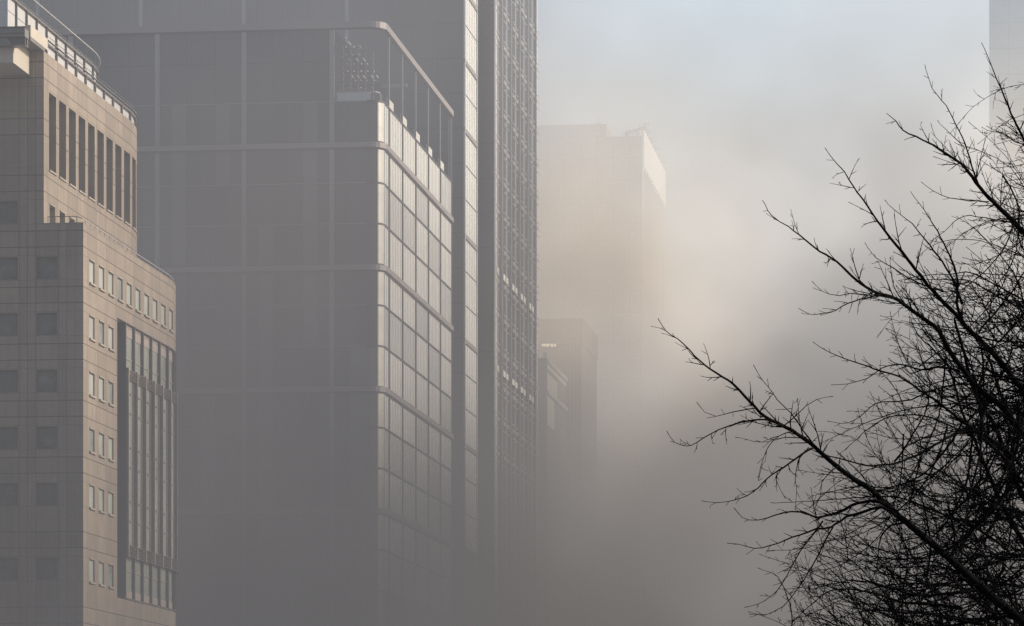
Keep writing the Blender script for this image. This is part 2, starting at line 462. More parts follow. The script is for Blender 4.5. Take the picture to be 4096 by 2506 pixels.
# --- glazed bay in the lower side, behind and between fins
mb = MB()   # the deep slot
pbox(mb, low, OP0, OPS, -1.5, -1.45, OPZ0, OPZ1, 'pane_dark')
mb.box(-1.45, -.02, low.v0 + OPS - .06, low.v0 + OPS, OPZ0, OPZ1, 'metal_dark')
mb.box(-.75, -.70, low.v0 + OPS - .12, low.v0 + OPS - .07, OPZ0, OPZ1, 'metal_light')
mb.build('recess', ar)
zf1, zf0 = A.Z(1472, 0, OPS), A.Z(2229, 0, OPS)
K2 = (A.Y0 + OPS * c_) / F
zz = lambda y: EYE + (HY - y) * K2
zs = dict(spt=OPZ1 - .28, spb=zz(1341), tr=zz(1430), g0=zz(1500), lg1=zz(2232), ltr=zz(2282), lgb=zz(2361), lsb=OPZ0 + .1)
nb = 9
for k in range(nb):
    q0 = OPS + BAY * k; q1 = q0 + BAY
    m = MB()
    d = -.14
    pbox(m, low, q0, q1, d - .1, d, zs['spt'] + .04, OPZ1, 'pink')
    pbox(m, low, q0, q1, d - .1, d - .01, zs['spt'], zs['spt'] + .04, 'metal_dark')
    pbox(m, low, q0, q1, d - .1, d, zs['spb'], zs['spt'], 'pink')
    m.build('spandrel', ar)
    m = MB(); pbox(m, low, q0, q1, d - .1, d, zs['lsb'], zs['lgb'], 'pink')
    m.build('spandrel', ar)
    for (a, b, kk) in ((zs['tr'] + .03, zs['spb'], 'bay_glass'), (zs['g0'], zs['tr'] - .03, 'bay_glass'), (zf0, zs['g0'], 'pane_dark'),
                       (zs['ltr'] + .03, zf0, 'bay_glass'), (zs['lgb'], zs['ltr'] - .03, 'bay_glass')):
        m = MB(); pbox(m, low, q0 + .10, q1 - .10, d - .12, d - .04, a, b, kk); 
        w = m.build('bay_window', ar)
    m = MB()
    for z in (zs['tr'], zs['ltr']): pbox(m, low, q0 + .1, q1 - .1, d - .1, d + .02, z - .03, z + .03, 'sill')
    pbox(m, low, q0 + .1, q1 - .1, d - .10, .06, OPZ1 - .05, OPZ1 - .002, 'metal_dark')
    pbox(m, low, q0 + .1, q1 - .1, d - .10, .06, OPZ0 + .02, OPZ0 + .14, 'metal_dark')
    m.build('transom', ar)
    m = MB(); pbox(m, low, q0 - .10, q0 + .10, -.30, .05, OPZ0 + .15, OPZ1 - .06, 'metal_dark'); m.build('mullion', ar)
    m = MB(); pbox(m, low, q0 - .06, q0 + .10, .055, .22, zf0, zf1, 'fin'); pbox(m, low, q0 - .02, q0 + .16, .222, .26, zf0, zf1, 'sill')
    m.build('fin', ar)
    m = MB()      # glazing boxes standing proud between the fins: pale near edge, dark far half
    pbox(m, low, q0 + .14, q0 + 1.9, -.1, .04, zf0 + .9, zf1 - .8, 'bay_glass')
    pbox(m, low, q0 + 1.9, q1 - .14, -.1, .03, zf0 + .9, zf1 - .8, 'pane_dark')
    m.build('glazing_strip', ar)
    m = MB()
    for i in range(6): pbox(m, low, q0 + .14, q1 - .08, .05, .20, zf1 - .12 - i * .14, zf1 - .09 - i * .14, 'fin')
    m.build('louvre', ar)
    m = MB()
    for i in range(7): pbox(m, low, q0 + .14, q1 - .08, .05, .20, zf0 + .05 + i * .14, zf0 + .08 + i * .14, 'fin')
    m.build('louvre', ar)
    z = zz(1570); i = 0
    m = MB()
    while z > zf0 + 1:
        pbox(m, low, q0 + .9, q0 + 1.7, .045, .14, z - .05, z + .05, 'fin')
        z -= (1.46 if i % 2 == 0 else 2.5); i += 1
    m.build('bracket', ar)

# --- roof corner of the stone building: cantilevered slab, gantry box and bracket bay
mb = MB()
zs0 = A.Z(204, uo); uL = -LFR
mb.box(uL, uo + .02, -3.9, .3, ZUP - .02, ZUP + .22, 'metal_mid')
mb.box(uo - .25, uo + .04, -3.9, UJ0 - .15, ZUP + .222, ZUP + 1.02, 'cream')
mb.box(uL, uo - .27, -3.88, -3.7, ZUP + .222, ZUP + .60, 'metal_mid')
mb.build('roof_slab', ar)
mb = MB()
ub = A.U(99, -5.4)
zt = A.Z(110, ub, -5.4)
mb.box(uL, ub, -5.4, -4.3, zt - .62, zt, 'metal_mid')
mb.box(uL, ub - .02, -5.45, -5.40, zt - .42, zt - .36, 'metal_dark')
mb.box(uL, ub + .06, -5.5, -4.2, zt + .002, zt + .06, 'metal_dark')
mb.box(uL, ub - .05, -5.1, -4.95, zt - 1.15, zt - .62, 'metal_dark')
mb.box(uL, ub - .05, -4.5, -4.3, zt - 1.15, zt - .62, 'metal_mid')
mb.box(uL, ub, -5.3, -4.3, zt - 1.2, zt - 1.151, 'metal_mid')
for i in range(14):
    x = ub - 3.2 + i * .16
    mb.hexa([(x, -5.2, zt - 1.12), (x + .05, -5.2, zt - 1.12), (x + .05, -5.12, zt - 1.12), (x, -5.12, zt - 1.12)],
            [(x - .3, -5.2, zt - .64), (x - .25, -5.2, zt - .64), (x - .25, -5.12, zt - .64), (x - .3, -5.12, zt - .64)], 'metal_light')
mb.build('roof_gantry', ar)
mb = MB()
uc = A.U(120); 
b_z0 = A.Z(251, uc, -4.7); b_z1 = ZUP - .04
mb.box(uc - 4.2, uc, -4.7, -.01, b_z0, b_z1, 'cream')
mb.box(uc - 3.9, uc - 1.2, -4.73, -4.701, b_z0 + .1, b_z1 - .3, 'metal_mid')
mb.build('bracket_bay', ar)

# ================================================================== GLASS OFFICE BLOCK
B = Bld('glass_office_block', 1527, 384.0, 'wide grey glass office block with rounded corner, open roof frame and sunlit side wall', 'office building')
br = B.root
class CornerPath:
    def __init__(s, L, r, v1): s.a, s.r, s.v1 = L - r, r, v1; s.arc = r * math.pi / 2; s.L = s.a + s.arc + v1 - r; s.st = 1e9; s.len0 = L
    def qv(s, v): return s.a + s.arc + v - s.r          # arc length of side position v
    def qu(s, u): return s.len0 + u                      # of front position u (negative)
    def at(s, q, d=0.0):
        if q <= s.a: return -s.len0 + q, -d
        if q >= s.a + s.arc: return d, s.r + (q - s.a - s.arc)
        t = (q - s.a) / s.r
        cx, cy = -s.r, s.r
        return cx + (s.r + d) * math.sin(t), cy - (s.r + d) * math.cos(t)
BL = 46.0
mv = [B.V(p) for p in (1553, 1607, 1660, 1710, 1758, 1803)]
Bp = CornerPath(BL, 1.5, mv[-1])
ZG = [B.Z(y) for y in (568, 1058, 1545, 2032, 2519, 3000)]     # beams every third floor
FH = (ZG[0] - ZG[1]) / 3
ZROOF = B.Z(85); ZGT = ZG[0] + FH + .05
def bp(mb, P, q0, q1, d0, d1, z0, z1, k):
    # subdivide over the rounded corner
    cuts = [q0, q1]
    if isinstance(P, CornerPath):
        cuts += [P.a + P.arc * i / 6 for i in range(7)]
    cuts = [q for q in uniq(cuts, 1e-4) if q0 - 1e-6 <= q <= q1 + 1e-6]
    for a, b in zip(cuts, cuts[1:]):
        pts = [P.at(a, d1), P.at(b, d1), P.at(b, d0), P.at(a, d0)]
        mb.hexa([(x, y, z0) for x, y in pts], [(x, y, z1) for x, y in pts], k)
fl = []
z = ZGT
i = 0
while z > 1: fl.append(z); z -= FH
pil = [B.U(p) for p in (1328, 977, 630, 285, -65)]
# backing wall (dark glass) with floor lines; the side gets real panels in front
mb = MB()
def bcls(s, z):
    if s > Bp.a + Bp.arc: return 'b_joint'
    if near(z, fl, .09): return 'b_joint'
    if near(s, bj, .03): return 'b_joint'
    if near(s, bj2, .02): return 'b_fr2'
    h = (sum(1 for q in bj + bj2 if q < s) * 37 + sum(1 for q in fl if q < z) * 13) * 7907 % 103
    return 'b_glass_b' if h < 30 else ('b_glass_c' if h > 78 else 'b_glass')
bj = []; bj2 = []
pp = sorted([-BL] + pil + [-1.5])
for a, b in zip(pp, pp[1:]):
    n = max(1, round((b - a) / 2.95))
    for i in range(1, n): bj.append(Bp.qu(a + (b - a) * i / n))
    for i in range(n): bj2.append(Bp.qu(a + (b - a) * (i + .5) / n))
sb = [0, Bp.L, Bp.a, Bp.a + Bp.arc] + [Bp.a + Bp.arc * i / 6 for i in range(7)]
for s in bj: sb += [s - .03, s + .03]
for s in bj2: sb += [s - .02, s + .02]
zb = [0, ZGT]
for z in fl: zb += [z - .09, z + .09]
zb = [z for z in zb if 0 <= z <= ZGT]
facade(mb, Bp, sb, zb, bcls)
V1 = mv[-1]
mb.face([(-BL, 0, ZGT - .02), (-1.5, 0, ZGT - .02), (0, 1.5, ZGT - .02), (0, V1, ZGT - .02), (-BL, V1, ZGT - .02)], 'metal_mid')
mb.face([(0, V1, 0), (-BL, V1, 0), (-BL, V1, ZGT), (0, V1, ZGT)], 'b_joint')
mb.face([(-BL, V1, 0), (-BL, 0, 0), (-BL, 0, ZGT), (-BL, V1, ZGT)], 'b_joint')
uPL = B.U(1338)
pfp = FrontPath(-BL, uPL, .05)
sbp = [0, pfp.L]
for x_ in bj: sbp += [x_ - .03, x_ + .03]
plz = [ZGT + 4.0]
facade(mb, pfp, [q for q in sbp if q <= pfp.L], [ZGT - .05, ZGT + 3.95, ZGT + 4.05, ZROOF - .7], lambda a, z: 'b_joint' if (near(z, plz, .05) or near(a, bj, .03)) else 'b_glass')
mb.face([(-BL, .05, ZROOF - .7), (uPL, .05, ZROOF - .7), (uPL, V1 * .7, ZROOF - .7), (-BL, V1 * .7, ZROOF - .7)], 'metal_mid')
mb.build('curtain_wall', br)
# rounded glass corner, floor by floor
for j, zt_ in enumerate(fl[:14]):
    m = MB(); bp(m, Bp, Bp.a + Bp.arc * .45, Bp.a + Bp.arc + .05, .0, .10, max(.1, zt_ - FH + .1), zt_ - .1, 'corner_glass')  # paler glass paints the sunlit part of the curve
    m.build('corner_window', br)
# the beams and floor lines
for z in [ZROOF] + ZG[:5]:
    m = MB(); bp(m, Bp, 0, Bp.L, .02, .34, z - .52 - (.12 if z == ZROOF else 0), z, 'b_beam')
    bp(m, Bp, 0, Bp.L, .02, .16, z - .66 - (.12 if z == ZROOF else 0), z - .53 - (.12 if z == ZROOF else 0), 'b_joint')
    m.build('beam', br)
for j, z in enumerate(fl[:15]):
    if any(abs(z - g) < .6 for g in ZG): continue
    m = MB(); bp(m, Bp, Bp.a, Bp.L, .02, .13, z - .10, z + .08, 'b_joint')
    bp(m, Bp, 0, Bp.a, .002, .05, z - .05, z + .04, 'b_frame')
    m.build('floor_edge', br)
# pilasters on the front
for u in pil:
    m = MB(); m.box(u - .24, u + .24, -.14, .02, 0, ZROOF - .7, 'b_frame')
    m.build('pilaster', br)
# open roof frame: thin posts at each side mullion
for v in mv:
    m = MB(); m.box(-.05, .12, v - .11, v + .11, ZGT - .1, ZROOF - .65, 'b_frame'); m.build('roof_post', br)
m = MB()
m.box(-BL, -2, V1 * .6, V1 * .6 + .4, ZROOF - .95, ZROOF - .6, 'b_frame')
m.build('roof_frame', br)
# side: light panels, ribs, mullions
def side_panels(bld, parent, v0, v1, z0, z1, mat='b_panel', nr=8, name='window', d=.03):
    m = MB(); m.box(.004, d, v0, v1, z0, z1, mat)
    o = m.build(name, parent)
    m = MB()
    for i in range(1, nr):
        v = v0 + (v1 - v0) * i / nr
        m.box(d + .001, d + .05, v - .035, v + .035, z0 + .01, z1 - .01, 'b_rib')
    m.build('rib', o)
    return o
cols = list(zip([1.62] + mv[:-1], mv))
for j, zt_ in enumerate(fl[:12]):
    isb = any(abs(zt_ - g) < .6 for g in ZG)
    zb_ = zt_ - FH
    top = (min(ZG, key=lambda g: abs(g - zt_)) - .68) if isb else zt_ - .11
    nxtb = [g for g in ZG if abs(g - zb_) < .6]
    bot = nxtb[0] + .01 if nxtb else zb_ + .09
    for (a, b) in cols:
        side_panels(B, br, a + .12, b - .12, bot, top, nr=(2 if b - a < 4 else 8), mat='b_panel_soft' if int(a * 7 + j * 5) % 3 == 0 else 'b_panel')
for v in mv[:-1]:
    m = MB(); m.box(.03, .16, v - .10, v + .10, 0, ZGT, 'b_joint'); m.build('mullion', br)
m = MB(); m.box(-.3, .13, V1 - .10, V1 + .04, 0, ZROOF, 'b_beam'); m.build('end_post', br)
# terrace parapet panels standing on the glass top
for v in mv[:-1]:
    m = MB(); m.box(-.25, -.10, v + .35, v + 4.2, ZGT + .02, ZGT + 1.15, 'white'); m.build('parapet_panel', br)
m = MB()
bp(m, Bp, Bp.qu(B.U(1345)), Bp.a + .4, -.5, -.4, ZGT, ZGT + .95, 'corner_glass')
bp(m, Bp, Bp.qu(B.U(1345)), Bp.a + Bp.arc, -.5, -.38, ZGT + .952, ZGT + 1.05, 'b_frame')
m.build('terrace_balustrade', br)
m = MB()
for px in (1392, 1522):
    u = B.U(px, 1.6); m.box(u - .06, u + .06, 1.6, 1.72, ZGT + .05, ZGT + 1.0, 'white')
m.build('bollard', br)
# pale bars placed as sun glints on louvre ends below the roof frame
def glint_rack(vp, pts, name='roof_glint'):
    m = MB()
    for px, py, l in pts:
        u = B.U(px, vp); z = B.Z(py, u, vp)
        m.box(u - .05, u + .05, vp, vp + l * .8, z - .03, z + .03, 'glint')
    return m.build(name, br)
P1 = []
for y, xs, l in ((150, (1380,), .6), (167, (1393,), 2.2), (185, (1383, 1411, 1440), .9), (217, (1383, 1410, 1437), .8), (235, (1396, 1425, 1453), 1.9),
                 (254, (1384, 1412, 1442, 1469), .7), (284, (1386, 1412, 1441, 1467, 1492), .6), (302, (1405, 1428, 1452, 1480, 1507), 1.8),
                 (320, (1421, 1443, 1469, 1495), .6), (350, (1443,), .5), (366, (1455, 1479), 1.2)):
    for x in xs: P1.append((x + random.Random(x).uniform(-3, 3), y, l))
glint_rack(5.0, P1)
for base, (x, y) in enumerate(((645, 118), (990, 108))):
    pts = [(x + dx, y + dy, .5) for dx, dy in ((8, 2), (15, 6), (22, 12), (28, 18), (2, 10), (0, 19), (-1, 28), (-2, 37), (-3, 46))]
    glint_rack(1.2, pts)
m = MB()
for k in range(6):
    z = ZROOF - 1.4 - k * 1.1
    m.box(B.U(1360, 6.5), B.U(1515, 6.5), 6.4, 6.5, z - .05, z + .05, 'b_frame')
for k in range(5):
    u = B.U(1372 + 30 * k, 6.5); m.box(u - .05, u + .05, 6.51, 6.6, ZGT, ZROOF - 1, 'b_frame')
m.build('plant_screen', br)

# ================================================================== MIDDLE TOWER
Cc = Bld('ribbed_glass_tower', 1854, 441.0, 'tall grey tower behind the glass block, with one narrow sunlit strip of ribbed panels', 'office tower')
cr_ = Cc.root
CW, CD, CH = 66.0, Cc.V(1905), 175.0
ky = 441.0 / F
mb = MB()
cfl = []
z = Cc.Z(932) + 3.99 * 30
while z > 1: cfl.append(z); z -= 3.99
cj = [-CW + 3.0 * i for i in range(22)]
def ccls(s, z):
    return 'c_line' if near(z, cfl, .12) or near(s, [x + CW for x in cj], .06) else 'd_wall'
cfp = FrontPath(-CW, 0, 0)
sb = [0, CW]
for x in cj: sb += [x + CW - .06, x + CW + .06]
zb = [0, CH]
for z in cfl: zb += [z - .12, z + .12]
facade(mb, cfp, sb, [z for z in zb if 0 <= z <= CH], ccls)
mb.face([(-CW, CD, 0), (-CW, 0, 0), (-CW, 0, CH), (-CW, CD, CH)], 'b_joint')
mb.face([(0, 0, 0), (0, CD, 0), (0, CD, CH), (0, 0, CH)], 'b_joint')
mb.face([(-CW, 0, CH), (0, 0, CH), (0, CD, CH), (-CW, CD, CH)], 'b_joint')
mb.face([(0, CD, 0), (-CW, CD, 0), (-CW, CD, CH), (0, CD, CH)], 'b_joint')
mb.build('curtain_wall', cr_)
for px in (1389, 977, 565, 153):
    u = Cc.U(px); m = MB(); m.box(u - .22, u + .22, -.35, .0, 0, CH, 'b_frame'); m.build('pilaster', cr_)
bandz = [Cc.Z(y) for y in (233, 509, 932, 1352, 1772)]
bandz = [Cc.Z(-50), *bandz]
lines = [Cc.Z(y) for y in (-190, 89, 368, 652, 790, 1078, 1215, 1492, 1630, 1912, 2052, 2190)]
edges = sorted([(z, 1) for z in bandz] + [(z, 0) for z in lines], reverse=True)
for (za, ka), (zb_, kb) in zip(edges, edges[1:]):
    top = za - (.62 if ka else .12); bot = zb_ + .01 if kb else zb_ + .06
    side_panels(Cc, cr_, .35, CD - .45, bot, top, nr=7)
for z in bandz:
    m = MB(); m.box(.002, .16, .0, CD, z - .50, z, 'b_beam'); m.build('beam', cr_)
for v in (.05, CD - .3):
    m = MB(); m.box(.002, .2, v, v + .25, 0, CH, 'd_col'); m.build('edge_post', cr_)

# ================================================================== FINNED TOWER
D = Bld('finned_glass_tower', 1975, 456.0, 'tallest dark glass tower with pale vertical fins and rows of short sunshades', 'office tower')
dr = D.root
DW, DH = 40.0, 175.0
DD = D.V(2143.5)
dfl = []
z = D.Z(-130)
while z > 1: dfl.append(z); z -= 4.10
mb = MB()
mb.box(-DW, 0, 0, DD, 0, DH, 'd_wall')
mb.build('tower_wall', dr)
m = MB()
for z in dfl: m.box(.002, .03, .1, DD - .1, z - .35, z - .25, 'c_line'); m.box(-DW, 0, -.03, -.002, z - .35, z - .25, 'c_line')
m.build('floor_line', dr)
cpx = [1977.5, 2004, 2017.6, 2040, 2054, 2074.5, 2088, 2108.5, 2121, 2141.5]
cv = [D.V(p) for p in cpx]
cv[0] = .55
for i, v in enumerate(cv):
    w = .42 if i in (0, len(cv) - 1) else .10
    m = MB(); m.box(.031, .22, v - w, v + w, 0, DH, 'd_col'); m.build('fin', dr)
    if i == 0:
        m = MB(); m.box(.031, .22, v + .85, v + 1.05, 0, DH, 'd_col'); m.build('fin', dr)
m = MB()
for v in cv[1:]:
    m.box(.031, .06, v + .9, v + 1.0, 0, DH, 'b_frame'); m.box(.031, .06, v - 1.6, v - 1.5, 0, DH, 'c_line')
m.build('glazing_bar', dr)
m = MB()
for dz, two in ((0, 1), (.84, 0), (-.84, 0)):
    for q in range(1 + two):
        zc_ = dz + q * .24
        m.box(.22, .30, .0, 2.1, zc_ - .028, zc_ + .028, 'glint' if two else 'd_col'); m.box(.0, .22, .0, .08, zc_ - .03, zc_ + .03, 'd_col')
shade_mesh = m.build('sunshade', dr); shade_mesh.location = (.06, cv[0], dfl[0])
cnt = 1; rest = MB()
for z in dfl:
    for i, v in enumerate(cv):
        if z == dfl[0] and i == 0: continue
        if z < 40: continue
        vv = v if i < len(cv) - 1 else v - .2
        if cnt < 98: copy_of(shade_mesh, dr, (.06, vv, z)); cnt += 1
        else:
            for dz, two in ((0, 1), (.84, 0), (-.84, 0)):
                for q in range(1 + two):
                    zc_ = z + dz + q * .24
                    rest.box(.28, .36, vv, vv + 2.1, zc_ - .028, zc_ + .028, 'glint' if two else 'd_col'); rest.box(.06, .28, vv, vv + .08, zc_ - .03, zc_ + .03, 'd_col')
rr = rest.build('sunshade', dr); tag(rr, kind='stuff')
for y in (1063, 1456):
    z = D.Z(y, 0, 0)
    for a, b in ((.6, 2.6), (cv[1], cv[2] + 1.6), (cv[3], cv[4] + 1.6), (cv[5], cv[6] + 1.4), (cv[7], cv[8] + 1.4)):
        m = MB(); mid = (a + b) / 2
        m.box(.23, .30, a, mid - .35, z - .72, z, 'white'); m.box(.23, .30, mid + .35, b, z - .72, z, 'white')
        m.build('spandrel_panel', dr)

# ================================================================== FAR TOWER WITH ROOF GEAR
E = Bld('far_pale_tower', 2568, 700.0, 'pale tower fading into the haze, stepped roofline with masts and cradle gear', 'office tower')
er = E.root
EW = -E.U(2060); ED = E.V(2655); EZ = E.Z(545); EZ2 = E.Z(520)
us = E.U(2424)
mb = MB()
def ecls(s, z):
    return 'e_line' if near(z, [4.0 * i for i in range(40)], .2) or near(s, [3.0 * i for i in range(40)], .10) else 'e_wall'
efp = FrontPath(-EW, 0, 0); sb = [0, EW]; zb = [0, EZ]
for i in range(40): sb += [3.0 * i - .10, 3.0 * i + .10]; zb += [4.0 * i - .2, 4.0 * i + .2]
facade(mb, efp, [s for s in sb if 0 <= s <= EW], [z for z in zb if 0 <= z <= EZ], ecls)
mb.face([(0, 0, 0), (0, ED, 0), (0, ED, EZ), (0, 0, EZ)], 'e_wall')
mb.face([(-EW, 0, EZ), (0, 0, EZ), (0, ED, EZ), (-EW, ED, EZ)], 'e_wall')
mb.face([(0, ED, 0), (-EW, ED, 0), (-EW, ED, EZ), (0, ED, EZ)], 'e_wall')
mb.face([(-EW, ED, 0), (-EW, 0, 0), (-EW, 0, EZ), (-EW, ED, EZ)], 'e_wall')
mb.build('wall', er)
m = MB()
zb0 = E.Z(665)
m.box(.01, .4, 0, ED, zb0, EZ2, 'e_band')  # pale band paints the sunlit wall above a cast shadow
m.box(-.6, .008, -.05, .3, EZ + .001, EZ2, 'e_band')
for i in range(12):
    v = ED * (i + .5) / 12; m.box(.0, .3, v - .9, v + .9, zb0 - .5, zb0 - .01, 'e_band')  # blocks shape the ragged edge of that painted shadow line
m.build('parapet_sunlit_band', er)
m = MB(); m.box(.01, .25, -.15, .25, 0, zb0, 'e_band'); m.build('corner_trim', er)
m = MB(); m.box(-EW, us, .5, ED * .7, EZ - .02, E.Z(497, us, .5), 'e_wall'); m.build('upper_storey', er)
zt_ = E.Z(497, us, .5)
m = MB()
for px, h in ((2223, .45), (2361, .45), (2385, 1.1), (2398, 1.0)):
    u = E.U(px, .5); m.bar((u, 1, zt_), (u, 1, zt_ + h), .05, 'metal_dark', 5)
    if h > .8: m.bar((u, 1, zt_), (u, 1, zt_ + .3), .10, 'metal_dark', 5)
m.bar((E.U(2383, .5), 1, zt_ + .22), (E.U(2402, .5), 1, zt_ + .22), .06, 'metal_dark', 5)
m.bar((E.U(2221, .5), 1, zt_ + .05), (E.U(2383, .5), 1, zt_ + .05), .05, 'metal_dark', 5)
m.build('mast', er)
m = MB()     # roof cradle: lattice boom and rails at the front corner
x0, x1 = E.U(2497), E.U(2584)
m.bar((x0, .8, EZ + .75), (x1, .8, EZ + 1.95), .07, 'metal_dark', 5)
m.bar((x0 + .3, .8, EZ + .55), (x1 - .2, .8, EZ + 1.5), .06, 'metal_dark', 5)
for i in range(13):
    t = i / 12; xa = x0 + (x1 - x0) * t
    m.bar((xa, .8, EZ + .75 + 1.2 * t), (xa + .2, .8, EZ + .55 + .95 * t), .045, 'metal_dark', 4)
for z, dx in ((.85, .7), (.45, .6), (1.15, .0)): m.bar((x0 - dx, .8, EZ + z), (0, .8, EZ + z), .05, 'metal_dark', 5)
for px in (2503, 2510, 2516, 2530, 2545, 2558):
    u = E.U(px); m.bar((u, .8, EZ), (u, .8, EZ + 1.25), .06, 'metal_dark', 4)
u = E.U(2557); m.bar((u, .8, EZ), (u, .8, EZ + 2.3), .05, 'metal_dark', 5)
m.box(E.U(2500), E.U(2508), .6, 1.2, EZ, EZ + .9, 'metal_mid')
m.box(E.U(2550), -.1, .6, 1.2, EZ, EZ + 1.5, 'metal_mid')
m.build('roof_cradle', er)
for v, h, l in ((2, 1.5, 1.1), (5, 1.0, .9), (9, 1.2, .9), (13, .8, .8), (17, .9, 1.2), (21, .7, .9), (25, .9, 1.3), (33, .9, 1.2), (39, .8, 1.2), (46.5, -2.6, 1.1)):
    m = MB()          # davit arms leaning out over the side
    m.bar((-.1, v, EZ2 - .5 + min(h, 0)), (.35, v, EZ2 + h - .1), .09, 'metal_dark', 5)
    m.bar((.0, v, EZ2 + h - .1), (l, v, EZ2 + h - .05), .06, 'metal_dark', 5)
    m.bar((l - .05, v, EZ2 + h - .05), (l, v, EZ2 + h - .5), .04, 'metal_dark', 4)
    m.build('davit', er)

# ================================================================== LOW FAR BLOCK
G = Bld('low_hazy_block', 2327, 560.0, 'low hazy flat-roofed block with deep overhanging top storey and canopy dotted with glowing sun reflections', 'office building')
gr = G.root
GW = -G.U(2060); GD = G.V(2387); GZ = G.Z(1283)
m = MB(); m.box(-GW, 0, 0, GD, 0, GZ - 3.35, 'g_wall')
for i in range(40):
    x = -GW + i * .55
    if x < -.1: m.box(x, x + .16, -.12, -.002, 8, GZ - 3.36, 'metal_mid')
m.build('wall', gr)
m = MB(); m.box(-GW, .15, -.6, GD, GZ - 3.34, GZ, 'g_wall'); m.box(-GW, .2, -.65, GD + .1, GZ + .003, GZ + .25, 'metal_mid'); m.build('top_storey', gr)
m = MB()
cu, cvv, cz = G.U(2198, -2.5), -2.5, G.Z(1385, 0, -2.5)
ring = [(cu + 1.55 * math.cos(t) * 1.0, cvv + 1.8 * math.sin(t)) for t in [2 * math.pi * i / 20 for i in range(20)]]
m.face([(x, y, cz + .35) for x, y in ring], 'metal_mid')
for i in range(20):
    a, b = ring[i], ring[(i + 1) % 20]; m.face([(*a, cz + .2), (*b, cz + .2), (*b, cz + .55), (*a, cz + .55)], 'metal_mid')
m.face([(x, y, cz + .55) for x, y in ring], 'metal_mid')
m.box(cu - .15, cu + .15, cvv, -.6, cz + .56, cz + .75, 'metal_mid')
cnp = m.build('round_canopy', gr)
for x, y in ((-.9, -1.0), (-.45, -1.3), (0, -1.4), (.45, -1.3), (.9, -1.0), (-.7, -.4), (-.2, -.6), (.35, -.6), (.85, -.4), (-.3, .2), (.4, .2)):
    m = MB(); m.tube([(cu + x, cvv + y, cz - .04), (cu + x, cvv + y, cz + .34)], [.17, .13], 'canopy_glint', 8); m.build('canopy_glint', cnp)  # glowing spots stand in for sunlit reflections under the canopy

# ================================================================== SMALL BLOCK WITH LIT SIDE
H = Bld('banded_hazy_block', 2187, 520.0, 'hazy block just right of the finned tower, pale bands and ribs on its side', 'office building')
hr = H.root
HW = -H.U(2090); HD = H.V(2262); HZ = H.Z(1432)
m = MB(); m.box(-HW, 0, 0, HD, 0, HZ, 'g_wall'); m.box(-.5, .0, .0, .8, HZ, HZ + .75, 'white'); m.build('wall', hr)
for y in (1436, 1560):
    z = H.Z(y); m = MB(); m.box(.003, .3, 0, HD, z - .55, z, 'white'); m.build('band', hr)
ze = [(H.Z(1455), H.Z(1475), HD), (H.Z(1492), H.Z(1562), H.V(2226)), (H.Z(1582), H.Z(1700), H.V(2215))]
for a, b, v1 in ze:
    n = int(v1 / 1.6)
    for i in range(n):
        v = v1 * i / n; m = MB(); m.box(.003, .12, v + .08, v1 * (i + 1) / n - .10, b, a - .04, 'e_band'); m.build('window', hr)

# ================================================================== TOWER AT THE RIGHT EDGE
T = Bld('blue_grey_tower', 3957, 600.0, 'blue-grey tower behind the bare tree, cut off by the frame', 'office tower')
tr_ = T.root
# local x to the right here: its left corner is at the origin
m = MB(); TH_ = 190.0
tfp = FrontPath(0, 40, 0)
sb = [0, 40] + [3 * i + e for i in range(1, 13) for e in (-.06, .06)]; zb = [0, TH_] + [4 * i + e for i in range(1, 47) for e in (-.15, .15)]
facade(m, tfp, sb, zb, lambda s, z: 't_line' if near(z, [4 * i for i in range(48)], .15) or near(s, [3 * i for i in range(14)], .06) else 't_wall')
m.face([(0, 30, 0), (0, 0, 0), (0, 0, TH_), (0, 30, TH_)], 't_wall')
m.face([(0, 0, TH_), (40, 0, TH_), (40, 30, TH_), (0, 30, TH_)], 't_wall')
m.face([(40, 0, 0), (40, 30, 0), (40, 30, TH_), (40, 0, TH_)], 't_wall')
m.face([(40, 30, 0), (0, 30, 0), (0, 30, TH_), (40, 30, TH_)], 't_wall')
m.build('curtain_wall', tr_)
